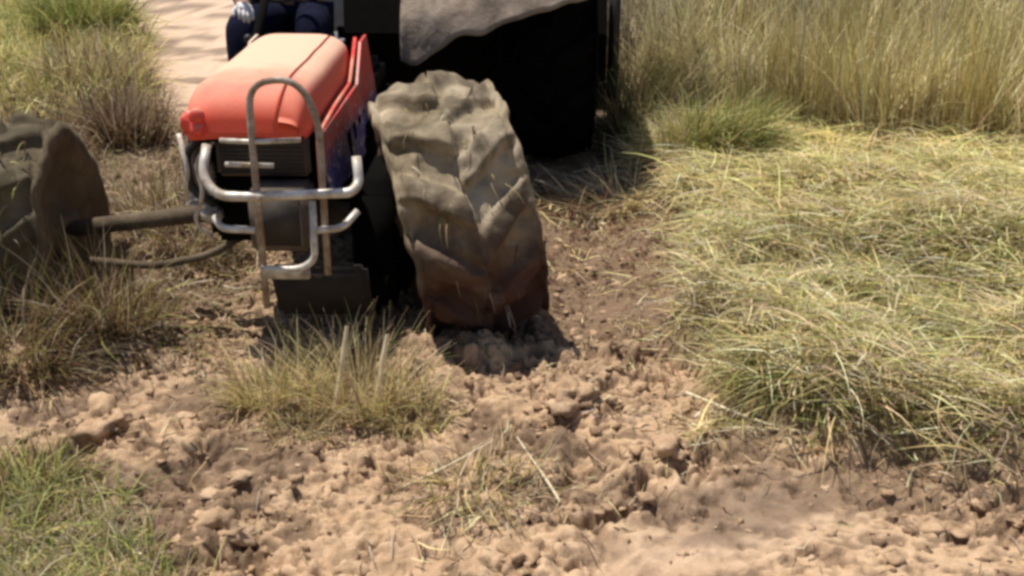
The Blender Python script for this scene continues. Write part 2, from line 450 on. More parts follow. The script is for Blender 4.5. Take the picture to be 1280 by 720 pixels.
protos = []
for s in range(8):
    bm = lump(1, s + 1, 2, .95, .62); bm.verts.ensure_lookup_table()
    protos.append((np.array([v.co[:] for v in bm.verts]), np.array([[v.index for v in f.verts] for f in bm.faces]))); bm.free()

def scatter_clods(name, n, xr, yr, size, mask, mat):
    V, F = [], []; o = 0
    x = rng.uniform(*xr, n); y = rng.uniform(*yr, n)
    keep = rng.random(n) < mask(x, y); x, y = x[keep], y[keep]
    z = ground_h(x, y)
    for i in range(len(x)):
        pv, pf = protos[rng.integers(8)]
        s = size[0] * (size[1] / size[0]) ** (rng.random() ** 2.4)
        a = rng.uniform(0, 6.28); ca, sa = math.cos(a), math.sin(a)
        sx, sy, sz = s * rng.uniform(.7, 1.4), s * rng.uniform(.7, 1.3), s * rng.uniform(.6, 1.0)
        q = pv * (sx, sy, sz)
        V.append(np.stack([q[:, 0] * ca - q[:, 1] * sa + x[i], q[:, 0] * sa + q[:, 1] * ca + y[i], q[:, 2] + z[i] - s * .05], -1)); F.append(pf + o); o += len(pv)
    V = np.concatenate(V); F = np.concatenate(F)
    me = bpy.data.meshes.new(name); nf = len(F)
    me.vertices.add(len(V)); me.vertices.foreach_set('co', V.astype(np.float32).ravel())
    me.loops.add(nf * 3); me.loops.foreach_set('vertex_index', F.astype(np.int32).ravel())
    me.polygons.add(nf); me.polygons.foreach_set('loop_start', np.arange(0, nf * 3, 3, dtype=np.int32)); me.polygons.foreach_set('loop_total', np.full(nf, 3, np.int32))
    me.update(calc_edges=True); smooth(me)
    return link_mesh(name, me, mat)

def mudmask(x, y):
    return (1 - np.maximum(right_mat(x, y), left_grass(x, y))) * (1 - .85 * smooth_patch(x, y)) * (1 - .9 * pale_track(x, y)) * (.2 + .8 * sstep(.4, .6, fbm(x * 2.6, y * 2.6, 3, 2)))
o = scatter_clods('soil_crumbs', 8500, (-2.6, 1.9), (2.1, 7.4), (.005, .030), mudmask, M['clod'])
tag(o, 'loose tan crumbs of soil scattered over the churned mud', 'soil', kind='stuff')
o = scatter_clods('dark_soil_crumbs', 3600, (-2.6, 1.9), (2.1, 7.4), (.005, .022), mudmask, M['clod_dark'])
tag(o, 'dark wet crumbs of soil scattered over the churned mud', 'soil', kind='stuff')

def clod(x, y, r, seed, label, mat='clod', flat=.6):
    bm = lump(r, seed, 4, .9, flat); me = bpy.data.meshes.new('mud_clod'); bm.to_mesh(me); bm.free(); smooth(me)
    o = link_mesh('mud_clod', me, M[mat]); o.location = (x, y, float(ground_h(x, y)) + r * .12); o.rotation_euler = (0, 0, seed)
    tag(o, label, 'clod', 'large clods of mud in the foreground')
clod(-.53, 2.50, .085, 21, 'rounded mud clod right of the dark hole at the lower left')
clod(-.86, 2.63, .075, 22, 'pale flat mud clod behind the dark hole at the lower left')
clod(.03, 2.46, .09, 23, 'low tan mud clod at the bottom edge below the dry tuft')
clod(.20, 3.30, .075, 24, 'tan mud clod in front of the right front wheel towards the straw')
clod(.02, 3.58, .05, 25, 'small dark wet clod just in front of the right front wheel', 'clod_dark')
clod(-1.35, 3.15, .085, 26, 'broad tan clod in front of the left front wheel')
clod(.50, 2.98, .06, 27, 'clod at the near corner of the flattened straw')

# ================================================================== VEGETATION (uncountable masses)
def pts(n, xr, yr, mask):
    x = rng.uniform(*xr, n); y = rng.uniform(*yr, n)
    k = rng.random(n) < mask(x, y)
    return x[k], y[k]

# --- flattened straw on the right
geos = []
def matthick(x, y):
    return (.03 + .17 * sstep(.35, .7, fbm(x * 1.6 + 3, y * 1.6, 3, 5))) * right_mat(x, y) * (1 - .6 * sstep(5.0, 6.2, y))
GAPS = [(.98, 3.98, .07, .16), (1.42, 4.25, .05, .16), (2.0, 5.0, .16, .12), (1.75, 4.05, .14, .10), (1.15, 5.6, .10, .08), (.95, 4.6, .07, .10), (1.5, 3.55, .10, .05), (2.1, 4.2, .14, .07), (1.3, 6.0, .2, .06), (.74, 4.2, .05, .2), (.66, 3.5, .05, .16)]
def gaps(x, y):
    g = .9 * sstep(.60, .70, fbm(x * 3.3 + 9, y * 3.3, 3, 6))
    for gx, gy, a, b in GAPS:
        g = np.maximum(g, np.exp(-((x - gx) / a) ** 2 - ((y - gy) / b) ** 2))
    return np.clip(g, 0, 1)
def add_mat(n, xr, yr, L, W, cols, w, zf, spread=1.2, mask=right_mat, e=(9, 13), dens=None):
    x, y = pts(n, xr, yr, (lambda a, b: mask(a, b) ** 1.5 * (dens(a, b) if dens else 1) * (1 - .93 * gaps(a, b)))); n = len(x)
    z = ground_h(x, y) + matthick(x, y) * rng.random(n) ** .6 * zf + .01
    flow = (fbm(x * .75 + 20, y * .75, 3, 3) - .5) * 9.0 - .5
    phi = flow + spread * rng.normal(size=n) + np.where(rng.random(n) < .5, math.pi, 0)
    e0 = np.radians(rng.normal(e[0], e[1], n)); e1 = np.radians(rng.normal(-14, 14, n))
    c = pick(n, cols, w)
    geos.append(blades_geo(np.stack([x, y, z], -1), phi, e0, e1, rng.uniform(*L, n), rng.uniform(*W, n), c, 4, True, .012, .5))
yel = lambda a, b: sstep(4.6, 6.2, b + .25 * a)
grn = lambda a, b: sstep(.45, .62, fbm(a * 1.3 + 7, b * 1.3, 3, 1))
add_mat(30000, (.4, 4.2), (2.5, 7.4), (.10, .32), (.004, .008), [BROWN, OLIVE, GREYST, STRAW], [.20, .30, .22, .28], .7, 1.0)
add_mat(52000, (.4, 3.6), (2.5, 5.8), (.06, .22), (.003, .0055), [STRAW, OLIVE, PALE, LIME, GREYST], [.33, .24, .15, .13, .15], 1.3, .9)
add_mat(20000, (.6, 4.6), (4.6, 7.2), (.2, .5), (.005, .010), [GOLD, STRAW, LIME, PALE], [.42, .26, .14, .18], 1.1, .55, dens=yel)
add_mat(17000, (.5, 3.2), (2.6, 6.0), (.10, .30), (.003, .0055), [GREEN, LIME, OLIVE], [.42, .36, .22], 1.0, .6, e=(18, 16), dens=grn)
add_mat(2200, (.5, 4.2), (2.6, 7.0), (.14, .36), (.005, .009), [PALE, GOLD, GREYST], [.55, .2, .25], 1.15, 1.2, e=(12, 14))
o = blade_object('flattened_straw', geos, M['straw'])
tag(o, 'tangled flattened yellow green rice straw right of the churned mud', 'straw', kind='stuff')

# --- standing rice at the back on the right
geos = []
def stand_mask(x, y):
    edge = np.interp(x, [.9, 1.3, 1.7, 2.3, 6], [7.5, 7.2, 6.8, 6.5, 6.6])
    return sstep(0, .15, y - edge + .3 * (fbm(x * 2.5, y * 2.5, 2, 6) - .5)) * (x > .70 + .05 * np.abs(y - 8)) * (.3 + .7 * sstep(.35, .6, fbm(x * 3.1, y * 3.1, 3, 2)))
def add_stand(n, xr, yr, L, W, cols, w, e=(84, 7), droop=.35, tips=None):
    x, y = pts(n, xr, yr, stand_mask); n = len(x)
    z = ground_h(x, y)
    phi = rng.uniform(0, 6.28, n)
    ln = fbm(x * 1.5 + 33, y * 1.5, 3, 4)
    phi = np.where(rng.random(n) < .6, ln * 14, phi)
    e0 = np.radians(rng.normal(e[0], e[1], n) - 26 * sstep(.48, .66, fbm(x * 2.2, y * 2.2 + 9, 3, 1))); e1 = e0 - rng.gamma(2, droop * .5, n)
    c = pick(n, cols, w, .28)
    blot = fbm(x * 1.9 + 5, y * 1.9, 3, 2)[:, None]
    c = c * (.55 + .75 * sstep(.3, .65, blot)) * np.array([.88, .91, .90])
    dk_shade = sstep(1.75, 1.15, x + .25 * (fbm(x * 4, y * 4, 2, 3) - .5))[:, None]
    c = c * (1 - .84 * dk_shade)  # tractor's shadow painted into the stalk colour
    hv = .68 + .5 * sstep(.3, .65, fbm(x * 2.7 + 2, y * 2.7, 3, 7))
    geos.append(blades_geo(np.stack([x, y, z], -1), phi, e0, e1, rng.uniform(*L, n) * hv, rng.uniform(*W, n), c, 5, False, 0, .2,
                           tipc=None if tips is None else pick(n, tips)))
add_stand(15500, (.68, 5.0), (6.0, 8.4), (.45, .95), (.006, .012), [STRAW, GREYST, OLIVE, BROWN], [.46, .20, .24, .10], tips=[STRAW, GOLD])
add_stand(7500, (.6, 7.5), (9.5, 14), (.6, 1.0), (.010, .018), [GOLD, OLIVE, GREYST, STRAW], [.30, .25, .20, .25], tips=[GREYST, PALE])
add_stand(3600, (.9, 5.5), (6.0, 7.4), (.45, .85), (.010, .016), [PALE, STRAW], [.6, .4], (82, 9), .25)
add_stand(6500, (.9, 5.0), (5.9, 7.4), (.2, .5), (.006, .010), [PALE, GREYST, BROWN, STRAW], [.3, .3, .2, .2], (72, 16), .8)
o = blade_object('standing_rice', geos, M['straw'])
tag(o, 'dense standing dry rice stalks along the back right of the field', 'rice', kind='stuff')

# --- grass at the far left
geos = []
def add_left(n, xr, yr, L, W, cols, w, e=(60, 18), droop=.9, mask=left_grass, clump=1.0):
    x, y = pts(n, xr, yr, lambda a, b: mask(a, b) * (sstep(.38, .6, fbm(a * 1.4 * clump, b * 1.4 * clump, 3, 7)) * .65 + .35)); n = len(x)
    z = ground_h(x, y)
    e0 = np.radians(rng.normal(e[0], e[1], n)); e1 = e0 - rng.gamma(2, droop * .5, n)
    geos.append(blades_geo(np.stack([x, y, z], -1), rng.uniform(0, 6.28, n), e0, e1, rng.uniform(*L, n), rng.uniform(*W, n), pick(n, cols, w), 4, False, 0, .4))
add_left(26000, (-9, -2.8), (7.6, 15.5), (.2, .5), (.008, .018), [LIME, GOLD, OLIVE, STRAW, GREEN], [.26, .30, .18, .14, .12])
add_left(9000, (-6, -1.9), (5.2, 9.0), (.10, .32), (.006, .012), [OLIVE, GREYST, BROWN, (.13, .085, .045)], [.25, .2, .33, .22])
bank = lambda a, b: left_grass(a, b) * sstep(1.3, .5, np.interp(b, [5, 7, 8.5, 10.3, 12.4], [-2.2, -2.3, -2.75, -3.5, -4.3]) - a)
add_left(9000, (-5, -1.8), (5.2, 11), (.15, .45), (.006, .013), [BROWN, GREYST, (.13, .085, .045), OLIVE], [.4, .22, .26, .12], (66, 18), .7, bank)
o = blade_object('field_grass', geos, M['blade'])
tag(o, 'yellow green field grass left of the pale dirt track', 'grass', kind='stuff')

# --- grass in the near left corner
geos = []
def nearleft(x, y): return left_grass(x, y) * (y < 4)
add_left(15000, (-2.3, -.6), (2.0, 3.1), (.07, .19), (.003, .006), [GREEN, LIME, OLIVE, GREYST], [.26, .28, .18, .28], (55, 22), 1.0, nearleft, 3)
add_left(6500, (-2.3, -.6), (2.0, 3.1), (.06, .16), (.003, .006), [GREYST, STRAW, PALE, BROWN], [.35, .3, .15, .2], (35, 25), 1.0, nearleft, 3)
o = blade_object('corner_grass', geos, M['blade'])
tag(o, 'short green grass in the near left corner of the mud', 'grass', kind='stuff')

# --- straw litter trodden into the mud
geos = []
def litter(n, xr, yr, L, W, cols, w, dens):
    x, y = pts(n, xr, yr, lambda a, b: (1 - left_grass(a, b)) * dens(a, b)); n = len(x)
    z = ground_h(x, y) + .008
    e0 = np.radians(rng.normal(10, 14, n)); e1 = np.radians(rng.normal(-15, 14, n))
    geos.append(blades_geo(np.stack([x, y, z], -1), rng.uniform(0, 6.28, n), e0, e1, rng.uniform(*L, n), rng.uniform(*W, n), pick(n, cols, w), 3, True, .004, .4))
lit = lambda a, b: .22 + .78 * sstep(.5, .68, fbm(a * 2.1 + 11, b * 2.1, 3, 4))
litter(9000, (-2.4, 1.9), (2.05, 6.6), (.02, .12), (.0025, .006), [STRAW, GREYST, BROWN, PALE, (.12, .07, .04)], [.2, .22, .25, .13, .2], lambda a, b: lit(a, b) * (1 - .85 * smooth_patch(a, b)) * (1 - .9 * pale_track(a, b)))
edge = lambda a, b: np.exp(-((a - np.interp(b, [3, 5, 7.5], [.50, .66, .8])) / .2) ** 2)
litter(1500, (0, 1.2), (2.9, 7.4), (.04, .18), (.004, .008), [BROWN, STRAW, GREYST, PALE, (.22, .11, .06)], [.26, .24, .2, .12, .18], edge)
litter(600, (.1, .9), (4.6, 7.6), (.08, .3), (.005, .010), [(.24, .12, .065), STRAW, BROWN], [.4, .3, .3], lambda a, b: a * 0 + .8)
litter(4200, (-2.6, -1.1), (3.6, 7.4), (.06, .25), (.004, .008), [BROWN, OLIVE, GREYST], [.45, .25, .3], lambda a, b: a * 0 + .8)
o = blade_object('straw_litter', geos, M['straw'])
tag(o, 'broken straw trodden into the churned mud', 'straw', kind='stuff')

# ------------------------------------------------------------------ single tufts and stalks
def tuft(x0, y0, rad, n, L, W, cols, w, label, e=(58, 20), droop=.9, lean=None, ky=.7, group='grass tufts standing in the mud', name='grass_tuft', cat='grass tuft'):
    a = rng.uniform(0, 6.28, n); r = rad * np.sqrt(rng.random(n)) * (0.6 + .4 * rng.random(n))
    x = x0 + r * np.cos(a); y = y0 + r * np.sin(a) * ky
    z = ground_h(x, y) - .005
    phi = a + .7 * rng.normal(size=n)
    if lean is not None:
        phi = np.where(rng.random(n) < .65, lean + .5 * rng.normal(size=n), phi)
    e0 = np.radians(np.clip(rng.normal(e[0], e[1], n), 8, 90)); e1 = e0 - rng.gamma(2, droop * .5, n)
    g = blades_geo(np.stack([x, y, z], -1), phi, e0, e1, rng.uniform(*L, n), rng.uniform(*W, n), pick(n, cols, w), 5, True, .004, .35)
    o = blade_object(name, [g], M['blade'], (x0, y0, float(ground_h(x0, y0))))
    return tag(o, label, cat, group)
mixA = ([OLIVE, STRAW, LIME, GREYST, BROWN], [.13, .48, .08, .19, .12])
tuft(-.82, 3.36, .20, 700, (.08, .28), (.003, .006), *mixA, 'olive grass tuft under the left end of the pipe guard', (64, 20), .7)
tuft(-.55, 3.34, .25, 700, (.10, .36), (.003, .006), *mixA, 'widest straw coloured grass tuft, in front of the pipe guard around two pale stalks', (68, 18), .6)
tuft(-.36, 3.24, .15, 450, (.07, .2), (.003, .006), *mixA, 'small olive grass tuft between the pipe guard tuft and the right front wheel')
tuft(-.70, 3.14, .14, 320, (.05, .15), (.003, .005), [GREYST, BROWN, OLIVE, STRAW], [.3, .25, .25, .2], 'low brown grass tuft just below the olive tufts, mid left')
tuft(-.10, 2.80, .26, 260, (.06, .24), (.003, .006), [GREYST, STRAW, OLIVE, BROWN], [.36, .26, .2, .18], 'sparse dry grey tuft on the mud at the bottom centre', (38, 24))
tuft(-1.46, 2.80, .15, 600, (.07, .2), (.003, .006), [OLIVE, DKGREEN, LIME, BROWN], [.42, .2, .23, .15], 'dark olive grass tuft at the left edge above the corner grass')
tuft(1.22, 6.35, .34, 1500, (.22, .52), (.006, .011), [GREEN, OLIVE, LIME, STRAW], [.38, .25, .20, .17], 'tall green grass tuft at the far corner of the flattened straw', (62, 18), .9, -.6)
tuft(.95, 6.35, .25, 650, (.15, .42), (.005, .010), [PALE, STRAW, GREYST, LIME], [.35, .3, .2, .15], 'pale straw tuft left of the tall green tuft behind the front wheel', (50, 22), .9, 2.4)
tuft(.62, 5.85, .34, 900, (.15, .45), (.005, .009), [PALE, STRAW, (.26, .14, .08), GREYST], [.25, .3, .25, .2], 'loose straw heap lying before the black rear wheel', (28, 18), .8)
tuft(.25, 5.75, .30, 300, (.10, .3), (.005, .009), [(.26, .14, .08), STRAW, BROWN, (.12, .07, .04)], [.35, .15, .25, .25], 'brown straw heap between the two right wheels', (25, 16), .8)
tuft(.80, 7.0, .26, 900, (.2, .6), (.006, .011), [BROWN, DKGREEN, (.06, .045, .02), OLIVE], [.25, .3, .3, .15], 'dark brown tuft filling the bright gap beside the black post at the rear', (66, 16), .7)  # dark tuft added to cover a bright gap where shade belongs
SB = [BROWN, (.12, .08, .045), GREYST, OLIVE]
tuft(-1.58, 3.84, .24, 700, (.12, .46), (.004, .008), SB, [.38, .2, .22, .2], 'tall brown stubble tuft against the inside of the left front wheel', (66, 18), .6)
tuft(-1.84, 3.58, .28, 900, (.10, .42), (.004, .007), SB, [.35, .2, .2, .25], 'brown stubble tuft in front of the left front wheel', (50, 22), .8)
tuft(-1.52, 4.75, .28, 520, (.10, .32), (.005, .008), SB, [.4, .25, .25, .1], 'brown stubble tuft behind the axle between the bonnet and the left front wheel', (50, 22), .8)
tuft(-1.85, 5.35, .34, 700, (.12, .38), (.005, .009), SB, [.36, .24, .25, .15], 'wide brown stubble tuft just behind the left front wheel', (52, 20), .8)
tuft(2.10, 4.70, .34, 1500, (.16, .36), (.005, .009), [OLIVE, DKGREEN, GREEN, GOLD], [.34, .26, .2, .2], 'dark green grass tuft within the straw at the right edge', (50, 20), 1.0)
tuft(1.33, 4.55, .20, 600, (.12, .3), (.005, .008), [BROWN, OLIVE, DKGREEN, STRAW], [.3, .3, .2, .2], 'brownish grass tuft in the middle of the flattened straw', (48, 22), 1.0)
tuft(1.10, 3.36, .34, 1500, (.14, .34), (.004, .007), [GREEN, LIME, PALE, OLIVE], [.36, .30, .14, .20], 'fresh green grass tuft at the near edge of the straw', (36, 16), .9, -2.6)
tuft(-4.5, 11.4, .55, 1300, (.3, .7), (.014, .026), [GREEN, LIME, OLIVE], [.4, .3, .3], 'dark green clump in the far left grass', (70, 14), .7)
tuft(-3.4, 8.7, .40, 600, (.2, .55), (.009, .016), [BROWN, GREYST, OLIVE, STRAW], [.40, .25, .15, .2], 'brown dry tuft at the left edge of the pale track', (66, 16), .7)
tuft(-2.55, 7.0, .28, 600, (.2, .5), (.007, .013), [BROWN, GREYST, (.12, .075, .05)], [.5, .25, .25], 'dark brown tuft beside the track behind the left front wheel', (76, 12), .5)

def stalk(p0, p1, r, label, mat, sag=.0):
    n = 9; side = 7
    a = Vector(p0); b = Vector(p1); d = (b - a).normalized()
    u = d.orthogonal().normalized(); v = d.cross(u)
    P = np.zeros((n, side + 1, 3))
    for i in range(n):
        t = i / (n - 1); c = a.lerp(b, t) + Vector((0, 0, -sag * 4 * t * (1 - t))) + u * .006 * math.sin(3 * t + p0[0] * 9)
        rr = r * (1 - .45 * t) * (1.25 if i in (3, 6) else 1)
        for k in range(side + 1):
            q = 2 * math.pi * k / side
            P[i, k] = (c + (u * math.cos(q) + v * math.sin(q)) * rr) - a
    me = grid_mesh('straw_stalk', P)
    o = link_mesh('straw_stalk', me, mat); o.location = a
    return tag(o, label, 'stalk', 'loose straw stalks')
M['stalk'] = mat_plain('pale_stalk', (.74, .62, .42), .55, 0, .25, 20)
M['stalk_brown'] = mat_plain('brown_stalk', (.33, .24, .15), .7, 0, .3, 20)
def gz(x, y): return float(ground_h(x, y))
stalk((-.62, 3.26, gz(-.62, 3.26)), (-.555, 3.32, gz(-.6, 3.3) + .33), .012, 'pale upright stalk left of its twin in front of the pipe guard', M['stalk'])
stalk((-.475, 3.24, gz(-.475, 3.24)), (-.415, 3.30, gz(-.45, 3.3) + .34), .013, 'pale upright stalk right of its twin, nearer the right front wheel', M['stalk'])
stalk((.60, 3.32, gz(.60, 3.32) + .05), (.84, 3.05, gz(.84, 3.05) + .03), .006, 'pale straw lying across the near left edge of the straw', M['stalk'])
stalk((-.33, 2.80, gz(-.33, 2.80) + .02), (-.06, 3.02, gz(-.06, 3.02) + .035), .005, 'thin straw lying left of the sparse dry tuft', M['stalk'])
stalk((.14, 2.75, gz(.14, 2.75) + .02), (.02, 3.0, gz(.02, 3.0) + .08), .005, 'thin straw leaning out of the sparse dry tuft', M['stalk'])
stalk((-1.56, 5.1, gz(-1.56, 5.1) - .02), (-1.52, 5.12, gz(-1.5, 5.1) + .36), .013, 'pale stalk standing upright between the wheels on the left', M['stalk_brown'])

# ================================================================== TRACTOR
YAW = R(-1.0)
TX, TY = -.965, 4.15
trac = empty('tractor', (TX, TY, 0), YAW)
tag(trac, 'orange tractor driving through mud with pipe guard, caked wheels and black rear', 'tractor')
TM = Matrix.Translation((TX, TY, 0)) @ Matrix.Rotation(YAW, 4, 'Z')

def bm_obj(name, bm, mat, parent, sm=True):
    bmesh.ops.recalc_face_normals(bm, faces=bm.faces[:])
    me = bpy.data.meshes.new(name); bm.to_mesh(me); bm.free(); smooth(me, sm)
    return link_mesh(name, me, mat, parent)

def add_box(bm, c, s, bev=.008, rot=None):
    mt = Matrix.Translation(c) @ (rot.to_4x4() if rot else Matrix.Identity(4)) @ Matrix.Diagonal((*s, 1))
    r = bmesh.ops.create_cube(bm, size=1, matrix=mt)
    if bev:
        es = list({e for v in r['verts'] for e in v.link_edges})
        bmesh.ops.bevel(bm, geom=es, offset=bev, segments=2, affect='EDGES')

def add_tube(bm, path, r, side=10, caps=True):
    path = [Vector(p) for p in path]; n = len(path); rings = []
    up = None
    for i, p in enumerate(path):
        d = (path[min(i + 1, n - 1)] - path[max(i - 1, 0)]).normalized()
        if up is None: up = d.orthogonal().normalized()
        up = (up - d * up.dot(d)).normalized(); v = d.cross(up)
        rr = r[i] if isinstance(r, (list, tuple)) else r
        rings.append([bm.verts.new(p + (up * math.cos(2 * math.pi * k / side) + v * math.sin(2 * math.pi * k / side)) * rr) for k in range(side)])
    for i in range(n - 1):
        for k in range(side):
            bm.faces.new((rings[i][k], rings[i][(k + 1) % side], rings[i + 1][(k + 1) % side], rings[i + 1][k]))
    if caps:
        bm.faces.new(rings[0][::-1]); bm.faces.new(rings[-1])

def rounded(path, r=.05, seg=6):
    P = [Vector(p) for p in path]; out = [P[0]]
    for i in range(1, len(P) - 1):
        a = (P[i - 1] - P[i]); b = (P[i + 1] - P[i])
        ra = min(r, a.length * .48, b.length * .48)
        p0 = P[i] + a.normalized() * ra; p1 = P[i] + b.normalized() * ra
        for k in range(seg + 1):
            t = k / seg
            out.append(p0 * (1 - t) ** 2 + P[i] * 2 * t * (1 - t) + p1 * t * t)
    out.append(P[-1])
    return out

def tube_obj(name, path, r, mat, parent, rnd=.05, side=10):
    bm = bmesh.new(); add_tube(bm, rounded(path, rnd) if rnd else path, r, side)
    return bm_obj(name, bm, mat, parent)

# --- bonnet: a lofted, round-nosed cowl
def bonnet():
    ny, npf = 46, 40
    P = np.zeros((ny, npf, 3))
    for i in range(ny):
        s = i / (ny - 1)
        y = -.42 + 1.02 * s ** 1.4
        nose = min(1, (y + .42) / .20); q = math.sqrt(max(0, 1 - (1 - nose) ** 2))
        zt = .885 + (.150 + .025 * s) * q ** .9
        hw = .190 + .032 * q
        zb = .855
        for k in range(npf):
            u = -1 + 2 * k / (npf - 1)
            th = u * math.pi / 2
            cx = math.copysign(abs(math.sin(th)) ** .38, th); cz = max(0, math.cos(th)) ** .38
            x = hw * cx; z = zb + (zt - zb) * cz
            z += .012 * math.exp(-(u / .25) ** 2) * q                         # low ridge along the middle
            dn = mnoise.noise(Vector((x * 6, y * 5, z * 6))) * .006            # dents
            P[i, k] = (x + .022, y, z + dn * q)
    me = grid_mesh('bonnet', P)
    bm = bmesh.new(); bm.from_mesh(me); bpy.data.meshes.remove(me)
    fr = [v for v in bm.verts if v.co.y < -.4199]
    c = bm.verts.new((0, -.425, .87)); fr.sort(key=lambda v: v.index)
    rim = sorted(fr, key=lambda v: math.atan2(v.co.z - .868, v.co.x) if v.co.z > .8551 else (math.pi if v.co.x < 0 else 0))
    for a, b in zip(rim[:-1], rim[1:]): bm.faces.new((a, b, c))
    return bm
bon = bm_obj('bonnet', bonnet(), M['orange'], trac)
# cowl lip and headlamp pods on the nose
bm = bmesh.new(); add_box(bm, (0.03, -.385, .862), (.40, .06, .028), .01); bm_obj('cowl_lip', bm, M['black'], bon)
def pod(x, z, r, name, mat, y=-.40):
    bm = lump(r, 5 + x, 3, .45, .85); o = bm_obj(name, bm, mat, bon); o.location = (x, y, z); return o
p = pod(-.152, .905, .056, 'headlight', M['orange_pod'], -.375)
p['label'] = 'red rounded headlight pod at the left corner of the bonnet'
bm = bmesh.new(); bmesh.ops.create_uvsphere(bm, u_segments=16, v_segments=8, radius=.03, matrix=Matrix.Translation((-.135, -.425, .945)) @ Matrix.Diagonal((1, .6, 1, 1)))
bm_obj('marker_lamp', bm, M['orange_pod'], bon)

# --- side panels
def panel(x, name, mat, lab=None):
    bm = bmesh.new()
    prof = [(-.33, .63), (-.36, .80), (-.35, .862), (.45, .885), (.66, 1.03), (.80, 1.04), (.84, .66), (.55, .60), (.0, .60)]
    for dx in (-.006, .006):
        vs = [bm.verts.new((x + dx + (.11 * (1.03 - b) + .03 * max(0, a)) * (1 if x > 0 else 0), a, b)) for i, (a, b) in enumerate(prof)]
        bm.faces.new(vs)
    bm.verts.ensure_lookup_table(); n = len(prof)
    for i in range(n):
        j = (i + 1) % n
        bm.faces.new((bm.verts[i], bm.verts[j], bm.verts[n + j], bm.verts[n + i]))
    o = bm_obj(name, bm, mat, trac, False)
    if lab: o['label'] = lab
    return o
pr = panel(.262, 'side_panel', M['side'], 'dark red and navy blue side panel splashed with mud')
panel(-.205, 'side_panel', M['orange_side'], 'dust covered orange side panel')
# red front corner strip and vent slots on the right panel
tube_obj('edge_strip', [(.272, -.36, .62), (.275, -.37, .86), (.272, .0, .885), (.268, .42, .895), (.262, .66, 1.045)], .009, M['orange_pod'], pr, .06, 8)
for k in range(4):
    bm = bmesh.new(); add_box(bm, (.310, .10 + .13 * k, .70), (.010, .05, .14), .003, Matrix.Rotation(R(14), 3, 'X')); bm_obj('vent_slot', bm, M['black'], pr)

# --- radiator, grille and front box
bm = bmesh.new(); add_box(bm, (.065, -.33, .785), (.34, .05, .16), .012); rad = bm_obj('radiator_grille', bm, M['grille'], trac)
bm = bmesh.new()
for k in range(9): add_box(bm, (.065, -.359, .722 + k * .0155), (.31, .006, .006), .001)
bm_obj('grille_slats', bm, M['dark_metal'], rad)
bm = bmesh.new(); add_box(bm, (.135, -.40, .575), (.215, .16, .235), .014); box = bm_obj('battery_box', bm, M['grille'], trac)
bm = bmesh.new(); add_box(bm, (.135, -.484, .575), (.165, .008, .18), .004); bm_obj('cover_plate', bm, M['dark_metal'], box)
bm = bmesh.new(); add_box(bm, (0, .2, .60), (.36, .95, .36), .03); add_box(bm, (0, 1.35, .56), (.40, 1.5, .34), .04)
bm_obj('engine_block', bm, M['black'], trac)
# engine fittings showing on the left of the grille
bm = bmesh.new()
add_box(bm, (-.165, -.30, .72), (.06, .09, .07), .012); add_box(bm, (-.15, -.32, .55), (.075, .07, .06), .014)
for k in range(6): add_box(bm, (-.19, -.27, .585 + .02 * k), (.11, .1, .007), .002)
bm_obj('fuel_pump', bm, M['alloy'], trac)
tube_obj('radiator_hose', [(-.13, -.33, .86), (-.215, -.36, .80), (-.20, -.38, .66), (-.12, -.36, .60)], .016, M['rubber'], trac, .05)
tube_obj('fuel_pipe', [(-.10, -.36, .845), (-.17, -.40, .77), (-.145, -.41, .66), (-.20, -.39, .54), (-.13, -.37, .46)], .008, M['alloy'], trac, .04)
tube_obj('oil_pipe', [(-.235, -.34, .86), (-.20, -.39, .74), (-.225, -.37, .62)], .010, M['alloy'], trac, .04)

# --- pipe guard
GY0 = -.55
guard = tube_obj('pipe_guard', [(.085, GY0, .27), (.085, GY0, .90), (.085, GY0 + .02, 1.085), (.25, GY0 + .02, 1.10), (.315, GY0 + .02, .96), (.315, GY0, .40)], .0125, M['pipe'], trac, .11, 12)
guard['label'] = 'worn steel pipe guard in front of the grille'
def bar(path, r=.012, rnd=.05): return tube_obj('crossbar', path, r, M['bar'], guard, rnd)
bar([(-.03, GY0 + .02, .885), (.09, GY0, .885), (.25, GY0 + .01, .89)], .009)
bar([(-.02, GY0 + .02, .80), (.15, GY0 + .005, .80)], .009, 0)
bar([(-.10, GY0 + .09, .85), (-.11, GY0 + .03, .755), (-.05, GY0 - .012, .695), (.10, GY0 - .016, .695), (.42, GY0 - .012, .71), (.44, GY0 + .03, .735), (.43, GY0 + .06, .82)], .017, .05)
bar([(-.08, GY0 + .03, .605), (-.05, GY0 - .01, .575), (.07, GY0 - .012, .57)], .013, .03)
bar([(.28, GY0 - .012, .57), (.38, GY0 - .01, .58), (.43, GY0 + .03, .63)], .013, .03)
bar([(.08, GY0 - .014, .425), (.22, GY0 - .014, .425), (.275, GY0 - .014, .46), (.28, GY0 - .014, .68)], .013, .05)
bm = bmesh.new(); add_box(bm, (.17, GY0 - .016, .413), (.17, .008, .05), .006); bm_obj('number_bracket', bm, M['alloy'], guard)
bm = bmesh.new(); add_box(bm, (.26, -.40, .28), (.36, .05, .26), .02, Matrix.Rotation(R(24), 3, 'X')); bm_obj('shade_plate', bm, M['grimy_shade'], trac)  # black plate added to darken the space under the guard
bm = bmesh.new(); add_box(bm, (.44, .16, .36), (.22, .62, .50), .05); add_box(bm, (.40, .75, .50), (.30, .70, .42), .05); add_box(bm, (.40, -.18, .20), (.16, .16, .20), .04)
bm_obj('shade_box', bm, M['black'], trac)  # black boxes added to supply the shade between guard and wheel
bm = bmesh.new(); add_box(bm, (.30, 1.55, .36), (.86, 1.2, .40), .05); bm_obj('transmission_case', bm, M['black'], trac)

